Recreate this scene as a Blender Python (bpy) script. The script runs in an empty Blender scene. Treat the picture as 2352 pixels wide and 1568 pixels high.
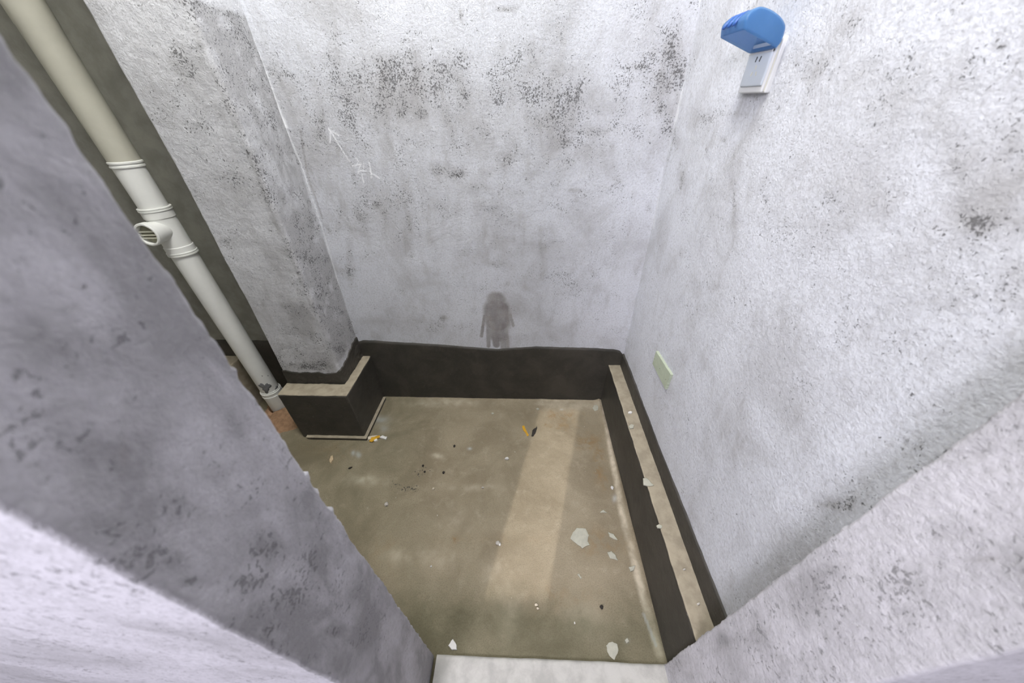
import bpy, bmesh, math, random
import numpy as np
from mathutils import Vector

sc = bpy.context.scene
COL = sc.collection
random.seed(7)

# ------------------------------------------------------------------ camera, world, lights, exposure
H = 1.2
F = 743.54
PITCH, ROLL, YAW = 0.6398, -0.0126, -0.0395
fw = np.array([math.sin(YAW)*math.cos(PITCH), math.cos(YAW)*math.cos(PITCH), -math.sin(PITCH)])
r0 = np.array([math.cos(YAW), -math.sin(YAW), 0.0])
u0 = np.cross(r0, fw)
rg = math.cos(ROLL)*r0 + math.sin(ROLL)*u0
upv = -math.sin(ROLL)*r0 + math.cos(ROLL)*u0
CAM = np.array([0.0, 0.0, H])

cam_data = bpy.data.cameras.new('camera')
cam = bpy.data.objects.new('camera', cam_data)
COL.objects.link(cam)
from mathutils import Matrix
cam.matrix_world = Matrix(((rg[0], upv[0], -fw[0], 0), (rg[1], upv[1], -fw[1], 0), (rg[2], upv[2], -fw[2], H), (0, 0, 0, 1)))
cam_data.sensor_width = 36.0
cam_data.lens = F*36.0/2352.0
cam_data.clip_start = 0.01
cam_data.dof.use_dof = True
cam_data.dof.focus_distance = 1.1
cam_data.dof.aperture_fstop = 4.0
sc.camera = cam

sc.view_settings.view_transform = 'Standard'
sc.view_settings.look = 'None'
sc.view_settings.gamma = 1.0
sc.view_settings.use_curve_mapping = False
sc.view_settings.exposure = 0.30

wd = bpy.data.worlds.new('world')
sc.world = wd
wd.use_nodes = True
wd.node_tree.nodes['Background'].inputs[0].default_value = (0.75, 0.85, 1.0, 1)
wd.node_tree.nodes['Background'].inputs[1].default_value = 1.0


def aim(o, target):
    o.rotation_euler = (Vector(target)-o.location).to_track_quat('-Z', 'Y').to_euler()


def lamp(name, typ, loc, energy, color, **kw):
    d = bpy.data.lights.new(name, typ)
    d.energy = energy
    d.color = color
    for k, v in kw.items():
        setattr(d, k, v)
    o = bpy.data.objects.new(name, d)
    o.location = loc
    COL.objects.link(o)
    return o


# bulb under the ceiling of the washroom, ceiling lamp of the hall, low sun through an added slit behind the camera
room_lamp = lamp('room_lamp', 'POINT', (-0.34, 0.50, 2.40), 49.0, (1.0, 0.985, 0.95), shadow_soft_size=0.2)
hall_lamp = lamp('hall_lamp', 'AREA', (-0.72, -1.00, 1.85), 22.5, (0.93, 0.90, 1.0), shape='DISK', size=0.5)
aim(hall_lamp, (0.05, 0.2, 1.0))
SUN_D = (0.262, 1.0, -0.42)
sun = lamp('sun', 'SUN', (-2, -6, 4), 2.4, (1.0, 0.93, 0.88), angle=math.radians(.45))
sun.rotation_euler = Vector(SUN_D).to_track_quat('-Z', 'Y').to_euler()


# ------------------------------------------------------------------ helpers
def up(px, py, ax, val):
    """point of the plane (axis ax = val) that the photo shows at this pixel"""
    d = fw*F + rg*(px-1176) - upv*(py-784)
    return CAM + d*((val-CAM[ax])/d[ax])


_rng = np.random.default_rng(11)
_LAT = _rng.random((64, 64, 64))


def vnoise(P, freq, off=0.0):
    q = np.asarray(P, float)*freq + off
    i = np.floor(q).astype(int)
    f = q-i
    f = f*f*(3-2*f)
    i0 = i & 63
    i1 = (i+1) & 63
    a = _LAT
    x0, y0, z0 = i0[..., 0], i0[..., 1], i0[..., 2]
    x1, y1, z1 = i1[..., 0], i1[..., 1], i1[..., 2]
    fx, fy, fz = f[..., 0], f[..., 1], f[..., 2]
    c00 = a[x0, y0, z0]*(1-fx)+a[x1, y0, z0]*fx
    c10 = a[x0, y1, z0]*(1-fx)+a[x1, y1, z0]*fx
    c01 = a[x0, y0, z1]*(1-fx)+a[x1, y0, z1]*fx
    c11 = a[x0, y1, z1]*(1-fx)+a[x1, y1, z1]*fx
    c0 = c00*(1-fy)+c10*fy
    c1 = c01*(1-fy)+c11*fy
    return c0*(1-fz)+c1*fz


def fbm(P, freq, octv=3, off=0.0):
    s = 0
    a = 0.5
    t = 0
    for k in range(octv):
        s = s+a*vnoise(P, freq*2**k, off+17.3*k)
        t += a
        a *= .55
    return s/t*2-1


def link(name, me, mats, parent=None):
    o = bpy.data.objects.new(name, me)
    for m in (mats if isinstance(mats, (list, tuple)) else [mats]):
        me.materials.append(m)
    COL.objects.link(o)
    if parent is not None:
        o.parent = parent
    return o


def tag(o, label=None, cat=None, group=None, kind=None):
    if label: o['label'] = label
    if cat: o['category'] = cat
    if group: o['group'] = group
    if kind: o['kind'] = kind
    return o


def struct(o, label, cat):
    return tag(o, label, cat, kind='structure')


def empty(name, loc):
    o = bpy.data.objects.new(name, None)
    o.location = loc
    o.empty_display_size = 0.02
    COL.objects.link(o)
    return o


def sheet_mesh(name, P, flip=False, attr=None, close_u=False, smooth=True):
    nv, nu = P.shape[:2]
    me = bpy.data.meshes.new(name)
    idx = np.arange(nv*nu).reshape(nv, nu)
    if close_u:
        nxt = np.roll(idx, -1, axis=1)
        a, b, c, d = idx[:-1], nxt[:-1], nxt[1:], idx[1:]
    else:
        a, b, c, d = idx[:-1, :-1], idx[:-1, 1:], idx[1:, 1:], idx[1:, :-1]
    q = np.stack([a, b, c, d], -1).reshape(-1, 4)
    if flip:
        q = q[:, ::-1]
    n = len(q)
    me.vertices.add(nv*nu)
    me.vertices.foreach_set('co', P.reshape(-1).astype(np.float32))
    me.loops.add(n*4)
    me.loops.foreach_set('vertex_index', q.reshape(-1).astype(np.int32))
    me.polygons.add(n)
    me.polygons.foreach_set('loop_start', np.arange(0, n*4, 4, dtype=np.int32))
    me.polygons.foreach_set('loop_total', np.full(n, 4, dtype=np.int32))
    me.polygons.foreach_set('use_smooth', np.full(n, smooth))
    me.update(calc_edges=True)
    if attr is not None:
        at = me.attributes.new('stain', 'FLOAT_COLOR', 'POINT')
        at.data.foreach_set('color', attr.reshape(-1).astype(np.float32))
    return me


def bm_mesh(name, bm, smooth=False):
    me = bpy.data.meshes.new(name)
    bmesh.ops.recalc_face_normals(bm, faces=bm.faces)
    if smooth:
        for f in bm.faces: f.smooth = True
    bm.to_mesh(me)
    bm.free()
    return me


def box_bm(lo, hi, bevel=0.0, seg=2, bm=None):
    bm = bm or bmesh.new()
    r = bmesh.ops.create_cube(bm, size=1.0)
    for v in r['verts']:
        for k in range(3):
            v.co[k] = lo[k]+(v.co[k]+.5)*(hi[k]-lo[k])
    if bevel > 0:
        es = list({e for v in r['verts'] for e in v.link_edges})
        bmesh.ops.bevel(bm, geom=es, offset=bevel, segments=seg, affect='EDGES', profile=0.5)
    return bm


def lathe_mesh(name, prof, n=48, axis=(0, 0, 1), org=(0, 0, 0), cap0=False, cap1=False, smooth_ang=35):
    ax = Vector(axis).normalized()
    t = ax.orthogonal().normalized()
    b = ax.cross(t)
    bm = bmesh.new()
    rings = []
    for (r, h) in prof:
        rings.append([bm.verts.new(Vector(org)+ax*h+(t*math.cos(2*math.pi*k/n)+b*math.sin(2*math.pi*k/n))*r) for k in range(n)])
    for A, B in zip(rings, rings[1:]):
        for k in range(n):
            bm.faces.new((A[k], A[(k+1) % n], B[(k+1) % n], B[k]))
    if cap0: bm.faces.new(rings[0][::-1])
    if cap1: bm.faces.new(rings[-1])
    me = bm_mesh(name, bm, True)
    return sharp(me, smooth_ang)


def sharp(me, ang=35):
    me.set_sharp_from_angle(angle=math.radians(ang))
    return me


# ------------------------------------------------------------------ stain painting in wall coordinates
def wall2(p, ax):
    return np.array([p[k] for k in range(3) if k != ax])


def stain_field(P, ax, val, blobs=(), strokes=(), seed=0.0):
    """P (...,3) wall points; blobs (channel, px, py, rx, ry, strength); strokes (channel, width, strength, [pixels])"""
    q = np.stack([P[..., k] for k in range(3) if k != ax], -1)
    out = np.zeros(P.shape[:-1]+(4,))
    w1 = fbm(P, 9, 4, seed)
    w2 = fbm(P, 9, 4, seed+50)
    w3 = fbm(P, 34, 3, seed+90)
    for ch, px, py, rx, ry, st in blobs:
        c = wall2(up(px, py, ax, val), ax)
        e1 = wall2(up(px+rx, py, ax, val), ax)-c
        e2 = wall2(up(px, py+ry, ax, val), ax)-c
        M = np.linalg.inv(np.array([e1, e2]).T)
        d = (q-c)@M.T
        d0 = d[..., 0]+w1*.9+w3*.3
        d1 = d[..., 1]+w2*.9+w3*.3
        g = np.exp(-(d0*d0+d1*d1)*1.2)
        out[..., ch] = np.maximum(out[..., ch], g*st)+.25*np.minimum(out[..., ch], g*st)
    wob = np.stack([w1, w2], -1)*.0012+np.stack([fbm(P, 120, 2, seed+7), fbm(P, 120, 2, seed+9)], -1)*.0012
    for ch, wd_, st, pts in strokes:
        pp = [wall2(up(x, y, ax, val), ax) for x, y in pts]
        x, y = pts[len(pts)//2]
        w = np.linalg.norm(wall2(up(x+wd_, y, ax, val), ax)-wall2(up(x, y, ax, val), ax))
        best = np.full(q.shape[:-1], 9.0)
        for a, b in zip(pp, pp[1:]):
            ab = b-a
            t = np.clip(((q+wob-a)@ab)/(ab@ab), 0, 1)
            best = np.minimum(best, np.linalg.norm(q+wob-a-t[..., None]*ab, axis=-1))
        g = np.clip((1.35-best/w)*(2.5 if ch == 3 else 1), 0, 1)*np.clip(.85+w3*(.25 if ch == 3 else .9), 0, 1)
        out[..., ch] = np.maximum(out[..., ch], g*st)
    return out


# ------------------------------------------------------------------ materials
def nm(name):
    m = bpy.data.materials.new(name)
    m.use_nodes = True
    nt = m.node_tree
    b = nt.nodes['Principled BSDF']
    return m, nt, b


def N(nt, typ, **kw):
    n = nt.nodes.new(typ)
    for k, v in kw.items():
        setattr(n, k, v)
    return n


def noise(nt, coord, scale, detail=4, rough=.55, dist=0.0):
    n = N(nt, 'ShaderNodeTexNoise')
    n.inputs['Scale'].default_value = scale
    n.inputs['Detail'].default_value = detail
    n.inputs['Roughness'].default_value = rough
    n.inputs['Distortion'].default_value = dist
    nt.links.new(coord, n.inputs['Vector'])
    return n.outputs['Fac']


def maprange(nt, v, a, b, c=0.0, d=1.0, smooth=True):
    n = N(nt, 'ShaderNodeMapRange')
    n.interpolation_type = 'SMOOTHSTEP' if smooth else 'LINEAR'
    for i, x in zip((1, 2, 3, 4), (a, b, c, d)):
        if hasattr(x, 'links') or hasattr(x, 'is_linked'):
            nt.links.new(x, n.inputs[i])
        else:
            n.inputs[i].default_value = x
    nt.links.new(v, n.inputs[0])
    return n.outputs[0]


def math_(nt, op, a, b=None):
    n = N(nt, 'ShaderNodeMath', operation=op)
    for i, x in enumerate((a, b)):
        if x is None: continue
        if isinstance(x, (int, float)): n.inputs[i].default_value = x
        else: nt.links.new(x, n.inputs[i])
    return n.outputs[0]


def mix(nt, fac, a, b, blend='MIX'):
    n = N(nt, 'ShaderNodeMix', data_type='RGBA', blend_type=blend)
    for i, x in ((0, fac), (6, a), (7, b)):
        if isinstance(x, (int, float)): n.inputs[i].default_value = x
        elif isinstance(x, tuple): n.inputs[i].default_value = (*x, 1) if len(x) == 3 else x
        else: nt.links.new(x, n.inputs[i])
    return n.outputs[2]


def bump(nt, h, strength, dist, bsdf):
    n = N(nt, 'ShaderNodeBump')
    n.inputs['Strength'].default_value = strength
    n.inputs['Distance'].default_value = dist
    nt.links.new(h, n.inputs['Height'])
    nt.links.new(n.outputs[0], bsdf.inputs['Normal'])


def coords(nt, scale=(1, 1, 1)):
    t = N(nt, 'ShaderNodeTexCoord')
    mp = N(nt, 'ShaderNodeMapping')
    mp.inputs['Scale'].default_value = scale
    nt.links.new(t.outputs['Object'], mp.inputs['Vector'])
    return mp.outputs[0]


def stain_out(nt):
    a = N(nt, 'ShaderNodeAttribute', attribute_name='stain')
    s = N(nt, 'ShaderNodeSeparateColor')
    nt.links.new(a.outputs['Color'], s.inputs[0])
    return s.outputs[0], s.outputs[1], s.outputs[2], a.outputs['Alpha']


def plaster(name, tint=(0.685, 0.705, 0.755), grey=(0.43, 0.43, 0.44), speck_s=235.0, speck=0.0, mott=1.0, spk=.78):
    m, nt, b = nm(name)
    co = coords(nt)
    st = coords(nt, (1, 1, .45))
    R, G, B, A = stain_out(nt)
    big = noise(nt, co, 5.5, 6, .62, .4)
    mid = noise(nt, st, 24, 5, .6, .3)
    fine = noise(nt, co, 170, 3, .6)
    g = math_(nt, 'MULTIPLY', maprange(nt, big, .42, .72), .55*mott)
    g = math_(nt, 'ADD', g, math_(nt, 'MULTIPLY', maprange(nt, mid, .5, .78), .4*mott))
    gg = math_(nt, 'MULTIPLY', G, maprange(nt, mid, .3, .65, .35, 1.15))
    g = math_(nt, 'ADD', g, gg)
    g = math_(nt, 'ADD', g, math_(nt, 'MULTIPLY', R, .45))
    g = math_(nt, 'MINIMUM', g, 1.0)
    c = mix(nt, g, tint, grey)
    c = mix(nt, maprange(nt, fine, .42, .70, 0.0, .42), c, (0.40, 0.40, 0.41))
    # mould specks: their density follows the painted stain and a middle-sized noise
    s1 = noise(nt, co, speck_s, 4, .65, .6)
    dens = math_(nt, 'ADD', math_(nt, 'MULTIPLY', R, .14), math_(nt, 'MULTIPLY', maprange(nt, noise(nt, co, 17, 5, .65, .6), .40, .70), .135))
    dens = math_(nt, 'ADD', dens, speck)
    thr = math_(nt, 'SUBTRACT', .72, dens)
    sp = maprange(nt, math_(nt, 'SUBTRACT', s1, thr), 0.0, .05)
    c = mix(nt, math_(nt, 'MULTIPLY', sp, spk), c, (0.10, 0.098, 0.098))
    s2 = noise(nt, co, speck_s*.42, 5, .7, 1.0)
    thr2 = math_(nt, 'SUBTRACT', .78, math_(nt, 'MULTIPLY', R, .24))
    sp2 = maprange(nt, math_(nt, 'SUBTRACT', s2, thr2), 0.0, .09)
    c = mix(nt, math_(nt, 'MULTIPLY', sp2, .55), c, (0.11, 0.108, 0.105))
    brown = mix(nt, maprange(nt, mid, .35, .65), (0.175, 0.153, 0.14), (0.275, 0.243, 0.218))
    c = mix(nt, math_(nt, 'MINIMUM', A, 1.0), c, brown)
    c = mix(nt, math_(nt, 'MINIMUM', B, 1.0), c, (0.93, 0.94, 0.96))
    nt.links.new(c, b.inputs['Base Color'])
    b.inputs['Roughness'].default_value = .85
    b.inputs['Specular IOR Level'].default_value = .25
    h = math_(nt, 'ADD', math_(nt, 'MULTIPLY', noise(nt, co, 110, 5, .6, .3), .6), math_(nt, 'MULTIPLY', noise(nt, co, 320, 3, .6), .35))
    h = math_(nt, 'SUBTRACT', h, math_(nt, 'MULTIPLY', sp, .35))
    bump(nt, h, .75, .004, b)
    return m


def simple(name, col, rough=.6, var=.15, vscale=40, bscale=120, bstr=.2, spec=.4, dark=None, bdist=.002):
    m, nt, b = nm(name)
    co = coords(nt)
    d = dark or tuple(x*(1-var) for x in col)
    c = mix(nt, maprange(nt, noise(nt, co, vscale, 5, .6, .2), .35, .68), col, d)
    nt.links.new(c, b.inputs['Base Color'])
    b.inputs['Roughness'].default_value = rough
    b.inputs['Specular IOR Level'].default_value = spec
    if bstr > 0:
        bump(nt, noise(nt, co, bscale, 4, .6), bstr, bdist, b)
    return m


M_wall = plaster('plaster_washroom', speck=.012)
M_column = plaster('plaster_column', (0.70, 0.71, 0.735), (0.44, 0.44, 0.445), 220, .025, 1.0)
M_front = plaster('plaster_doorway', (0.68, 0.67, 0.71), (0.34, 0.335, 0.345), 170, .036, 1.0, .42)
M_hall = simple('plaster_hall', (0.68, 0.67, 0.70), .85, .12, 6, 140, .3, .2)
M_ceiling = simple('ceiling_paint', (0.80, 0.80, 0.80), .9, .08, 5, 120, .2, .2)
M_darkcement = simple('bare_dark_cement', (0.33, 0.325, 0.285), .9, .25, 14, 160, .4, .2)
M_tan = simple('dusty_mortar', (0.42, 0.368, 0.275), .92, .25, 26, 220, .6, .15)
M_sill = simple('pale_threshold', (0.58, 0.57, 0.53), .7, .25, 22, 200, .3, .3)

# floor: worn cement screed
M_floor, nt, b = nm('cement_floor')
co = coords(nt)
R, G, B, A = stain_out(nt)
n1 = noise(nt, co, 4.5, 6, .6, .5)
n2 = noise(nt, co, 24, 5, .65, .3)
n3 = noise(nt, co, 300, 3, .6)
c = mix(nt, maprange(nt, n1, .38, .66), (0.350, 0.298, 0.208), (0.258, 0.215, 0.144))
c = mix(nt, maprange(nt, n2, .5, .8, 0, .55), c, (0.47, 0.41, 0.305))
c = mix(nt, maprange(nt, n3, .40, .72, 0, .5), c, (0.19, 0.157, 0.105))
c = mix(nt, math_(nt, 'MULTIPLY', R, maprange(nt, n2, .42, .62)), c, (0.25, 0.165, 0.075))
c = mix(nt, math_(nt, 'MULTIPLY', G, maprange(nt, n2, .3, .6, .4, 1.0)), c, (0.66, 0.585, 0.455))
sp = maprange(nt, math_(nt, 'SUBTRACT', noise(nt, co, 130, 4, .65, .5), math_(nt, 'SUBTRACT', .74, math_(nt, 'MULTIPLY', B, .24))), 0, .04)
c = mix(nt, math_(nt, 'MULTIPLY', sp, .85), c, (0.05, 0.05, 0.045))
wsp = maprange(nt, noise(nt, co, 95, 2, .5, .2), .76, .80)
c = mix(nt, math_(nt, 'MULTIPLY', wsp, .7), c, (0.72, 0.68, 0.6))
c = mix(nt, math_(nt, 'MINIMUM', A, 1.0), c, (0.60, 0.61, 0.60))
da = N(nt, 'ShaderNodeAttribute', attribute_name='darkened')
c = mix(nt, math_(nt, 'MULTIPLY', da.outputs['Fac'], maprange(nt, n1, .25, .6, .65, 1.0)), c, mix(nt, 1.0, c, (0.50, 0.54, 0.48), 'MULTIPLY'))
nt.links.new(c, b.inputs['Base Color'])
b.inputs['Roughness'].default_value = .8
b.inputs['Specular IOR Level'].default_value = .3
bump(nt, math_(nt, 'ADD', n3, math_(nt, 'MULTIPLY', n2, 1.5)), .25, .002, b)

# black waterproof coating
M_black, nt, b = nm('black_waterproofing')
co = coords(nt)
c = mix(nt, maprange(nt, noise(nt, co, 9, 5, .6, .4), .35, .68), (0.042, 0.040, 0.034), (0.066, 0.060, 0.051))
c = mix(nt, maprange(nt, noise(nt, co, 140, 3, .6), .55, .8, 0, .5), c, (0.095, 0.088, 0.075))
spk = maprange(nt, noise(nt, coords(nt, (1, 1, 2.2)), 110, 3, .6, .4), .69, .74)
c = mix(nt, math_(nt, 'MULTIPLY', spk, .8), c, (0.24, 0.23, 0.22))
nt.links.new(c, b.inputs['Base Color'])
b.inputs['Roughness'].default_value = .5
b.inputs['Specular IOR Level'].default_value = .35
bump(nt, math_(nt, 'ADD', noise(nt, co, 60, 4, .6), math_(nt, 'MULTIPLY', noise(nt, co, 260, 3, .6), .5)), .35, .003, b)

M_pvc = simple('white_pvc', (0.84, 0.85, 0.81), .38, .06, 9, 30, .03, .5)
M_pvcshade = simple('shaded_cream_pvc', (0.56, 0.55, 0.455), .42, .1, 8, 30, .03, .5)  # cream tone with the shade of the upper pipe put into the colour
M_plug = simple('ivory_plastic', (0.70, 0.69, 0.57), .4, .08, 20, 60, .05, .5)
M_plugdark = simple('dark_olive_plug', (0.33, 0.32, 0.23), .6, .2, 60, 60, .05, .4)  # darker olive tone of the recessed plug face
M_film = simple('grey_cement_smear', (0.23, 0.235, 0.24), .8, .3, 60, 200, .4, .2)
M_sock = simple('white_plastic', (0.76, 0.77, 0.77), .25, .03, 10, 60, .02, .5)
M_sockface = simple('blue_reflection_face', (0.66, 0.72, 0.78), .15, .04, 10, 60, .0, .6)  # blue reflection painted into the colour of the socket face
M_slot = simple('dark_slot', (0.03, 0.03, 0.03), .7, .1, 50, 60, 0)
M_green = simple('pale_green_tape', (0.49, 0.55, 0.42), .6, .10, 70, 200, .15, .35)
M_flake = simple('grey_green_flake', (0.50, 0.495, 0.41), .8, .12, 80, 220, .3, .2)
M_white = simple('white_chip', (0.80, 0.79, 0.76), .75, .08, 90, 300, .3, .2)
M_pebble = simple('grey_pebble', (0.58, 0.55, 0.50), .85, .2, 200, 400, .4, .2)
M_darkbit = simple('dark_pebble', (0.045, 0.04, 0.035), .8, .3, 200, 400, .3, .2)
M_yellow = simple('yellow_wrapper', (0.72, 0.40, 0.03), .4, .12, 90, 200, .1, .5)
M_cream = simple('cream_paper', (0.70, 0.63, 0.50), .7, .1, 90, 200, .1, .3)
M_beige = simple('beige_splinter', (0.60, 0.47, 0.30), .7, .15, 120, 200, .3, .3)
M_sand = simple('orange_sand', (0.40, 0.25, 0.15), .95, .3, 60, 350, .8, .1)
M_steel = simple('slit_frame_metal', (0.35, 0.36, 0.37), .4, .1, 20, 60, .02, .5)

M_bluerib = simple('dark_blue_plastic', (0.045, 0.13, 0.42), .3, .1, 40, 60, 0, .5)
# translucent blue splash cover
M_blue, nt, b = nm('translucent_blue_plastic')
co = coords(nt)
c = mix(nt, maprange(nt, noise(nt, co, 30, 3), .4, .7), (0.11, 0.28, 0.53), (0.14, 0.33, 0.60))
nt.links.new(c, b.inputs['Base Color'])
b.inputs['Roughness'].default_value = .22
b.inputs['Alpha'].default_value = .58
tr = N(nt, 'ShaderNodeBsdfTranslucent')
tr.inputs[0].default_value = (0.18, 0.42, 0.78, 1)
mx = N(nt, 'ShaderNodeMixShader')
mx.inputs[0].default_value = .3
nt.links.new(b.outputs[0], mx.inputs[1])
nt.links.new(tr.outputs[0], mx.inputs[2])
nt.links.new(mx.outputs[0], nt.nodes['Material Output'].inputs[0])

# ------------------------------------------------------------------ room constants
YB = 1.135            # back wall
YI, YO = 0.1875, 0.062   # inner and outer face of the front wall
XJL, XJR = -0.229, 0.380
ZC = 2.3


def xr_at(z):           # the right wall leans a little
    return 0.4485-0.0226*(z-0.347)


def xcr(z): return np.interp(z, [0, .361, 1.05, 1.4, 2.4], [-.737, -.7335, -.714, -.714, -.71])
def xcl(z): return np.interp(z, [0, .32, 1.05, 1.4, 2.4], [-.978, -.973, -.941, -.942, -.94])
YCF = 0.952

# ------------------------------------------------------------------ floor
ux = np.concatenate([np.arange(-1.52, -1.2, .01), np.arange(-1.2, .5, .0035)])
uy = np.concatenate([np.arange(.10, .2, .01), np.arange(.2, 1.15, .0035)])
X, Y = np.meshgrid(ux, uy)
P = np.stack([X, Y, np.zeros_like(X)], -1)
xl = 0.393-0.012*(Y-.2)
fil = np.clip(1-(xl-X)/.03, 0, 1)**2*.010*np.clip((.40-X)/.02, 0, 1)
filb = np.clip(1-(YB-Y)/.022, 0, 1)**2*.007
P[..., 2] = fbm(P, 7, 3)*.0022+fbm(P, 60, 2)*.0006+fil+filb
blobs = [(0, 1290, 955, 55, 14, .9), (0, 1290, 978, 50, 8, .6), (0, 1350, 1010, 25, 20, .8), (0, 1375, 1060, 14, 45, 1.0), (0, 1390, 1110, 10, 30, .7),
         (0, 1390, 1250, 60, 35, .55), (0, 1045, 1238, 9, 9, .9), (0, 1150, 1240, 160, 14, .2), (0, 1310, 1390, 90, 40, .35),
         (0, 870, 1280, 50, 35, .35), (0, 760, 1030, 70, 30, .35),
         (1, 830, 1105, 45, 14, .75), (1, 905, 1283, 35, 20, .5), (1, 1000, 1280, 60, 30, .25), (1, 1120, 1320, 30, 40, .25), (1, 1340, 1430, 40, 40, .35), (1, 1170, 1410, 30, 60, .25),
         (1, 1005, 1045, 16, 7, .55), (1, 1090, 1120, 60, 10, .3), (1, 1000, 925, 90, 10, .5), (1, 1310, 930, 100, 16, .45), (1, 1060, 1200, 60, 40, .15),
         (2, 950, 1115, 45, 16, .9), (2, 975, 1080, 40, 18, .75), (2, 1058, 1118, 20, 12, .6), (2, 920, 1110, 25, 12, .7), (2, 1047, 1240, 6, 5, .7), (2, 1000, 1470, 60, 14, .3),
         (3, 811, 1041, 5, 7, .7), (3, 822, 1046, 6, 8, .6), (3, 877, 968, 18, 10, .5), (3, 885, 985, 10, 8, .35), (3, 1078, 1030, 5, 3, .6), (3, 1440, 1472, 6, 6, .5),
         (3, 1412, 1145, 5, 9, .5), (3, 1290, 940, 4, 2, .5)]
strokes = [(1, 7, .85, [(1384, 925), (1400, 1020), (1428, 1180), (1470, 1345), (1512, 1500)]),
           (3, 3, .6, [(1478, 1410), (1490, 1440), (1505, 1480)]), (2, 1.2, 1.0, [(756, 1026), (775, 1027), (798, 1030)]),
           (0, 3, .8, [(1252, 975), (1262, 955), (1300, 944), (1320, 942)]), (0, 2, .7, [(1255, 980), (1290, 985), (1330, 1000)])]
att = stain_field(P, 2, 0.0, blobs, strokes, 3.0)
fm = sheet_mesh('floor', P, attr=att)
# darker, greenish cement towards the doorway and along the left side
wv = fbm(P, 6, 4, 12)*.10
drk = np.clip((.40-(Y+wv))/.12, 0, 1)
drk = np.maximum(drk, .6*np.clip((-.28-(X+wv))/.30, 0, 1))
drk = np.maximum(drk, .9*np.exp(-(((X+.13+wv)/.12)**2+((Y-.27)/.07)**2)))
fm.attributes.new('darkened', 'FLOAT', 'POINT').data.foreach_set('value', drk.reshape(-1).astype(np.float32))
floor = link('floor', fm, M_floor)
struct(floor, 'worn brownish grey cement floor of the washroom', 'floor')

# ------------------------------------------------------------------ back wall
uz = np.concatenate([np.arange(.0, .3, .02), np.arange(.3, 1.52, .0027), np.arange(1.52, 2.31, .03)])
ux = np.concatenate([np.arange(-.86, -.76, .01), np.arange(-.76, .50, .0027)])
X, Z = np.meshgrid(ux, uz)
P = np.stack([X, np.full_like(X, YB), Z], -1)
hz = 1.0
blobs = [(0, 870, 190, 110, 50, .55), (0, 960, 205, 120, 50, .55), (0, 1060, 170, 120, 50, .5), (0, 1200, 205, 130, 45, .6), (0, 760, 175, 70, 35, .7), (0, 1290, 290, 35, 45, .8),
         (0, 1255, 300, 30, 30, .5), (0, 1045, 408, 22, 16, 1.25), (0, 1005, 392, 28, 14, .9), (0, 1090, 430, 50, 8, .6), (0, 1162, 362, 16, 14, .8), (0, 1370, 302, 40, 10, .85),
         (0, 1545, 110, 22, 70, 1.0), (0, 1560, 60, 12, 60, .7), (0, 1525, 180, 45, 25, .95), (0, 1570, 150, 14, 40, .9), (0, 1470, 150, 22, 12, .9), (0, 1515, 240, 16, 36, .8),
         (0, 735, 290, 16, 40, .8), (0, 930, 255, 14, 14, .9), (0, 970, 260, 12, 14, 1.0), (0, 850, 250, 40, 30, .6), (0, 945, 530, 22, 30, .7), (0, 1130, 490, 25, 16, .5), (0, 1245, 565, 40, 16, .6),
         (0, 1190, 440, 14, 6, .6), (0, 900, 470, 60, 30, .45), (0, 690, 330, 30, 60, .5), (0, 640, 120, 30, 60, .4), (0, 1450, 400, 30, 20, .3), (0, 1165, 20, 18, 5, 1.2), (0, 1058, 34, 3, 12, 1.3),
         (0, 865, 470, 10, 10, .9), (0, 1010, 480, 60, 20, .4), (0, 980, 745, 50, 14, .5), (0, 1018, 728, 9, 9, .6), (0, 830, 460, 20, 60, .5), (0, 1360, 600, 60, 30, .35), (0, 1310, 650, 60, 30, .4),
         (0, 1490, 480, 6, 10, .7), (0, 805, 600, 8, 40, .7), (0, 780, 520, 10, 40, .6), (0, 1200, 780, 80, 8, .35), (0, 790, 260, 20, 60, .5),
         (1, 900, 240, 240, 80, .45), (1, 1280, 310, 220, 80, .40), (1, 1080, 300, 240, 80, .30), (1, 930, 420, 140, 70, .35), (1, 1316, 436, 22, 6, .9), (1, 1540, 180, 60, 160, .55),
         (1, 1180, 520, 200, 70, .2), (1, 1240, 690, 40, 90, .28), (1, 780, 500, 50, 160, .4), (1, 720, 330, 60, 160, .3), (1, 1480, 60, 60, 80, .3), (1, 1120, 560, 220, 60, .18), (1, 880, 720, 60, 60, .25),
         (3, 1018, 728, 6, 6, .5)]
strokes = [(2, 1.3, 1.0, s) for s in ([(754, 295), (768, 316), (785, 345), (803, 371)], [(758, 300), (758, 328)], [(761, 301), (778, 312)], [(817, 363), (823, 371)],
           [(808, 382), (828, 378), (821, 399)], [(820, 399), (827, 392), (841, 393)], [(835, 376), (834, 388)], [(847, 370), (852, 396), (852, 411)], [(853, 398), (872, 411)], [(831, 400), (835, 419)])]
strokes += [(2, 6.0, 1.0, [(576, 93), (590, 126), (609, 175), (622, 205)]), (2, 4.5, .95, [(622, 205), (643, 260), (657, 292)]), (2, 1.8, .5, [(655, 292), (690, 375), (715, 450), (745, 540), (780, 660)]),
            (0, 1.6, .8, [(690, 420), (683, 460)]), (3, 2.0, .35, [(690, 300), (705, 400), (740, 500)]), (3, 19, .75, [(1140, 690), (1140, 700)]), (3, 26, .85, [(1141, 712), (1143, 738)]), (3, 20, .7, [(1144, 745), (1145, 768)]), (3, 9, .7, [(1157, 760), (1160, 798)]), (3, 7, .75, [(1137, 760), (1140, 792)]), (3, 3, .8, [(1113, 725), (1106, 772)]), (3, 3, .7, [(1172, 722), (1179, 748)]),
            (3, 4, .7, [(1122, 750), (1122, 795)])]
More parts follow.
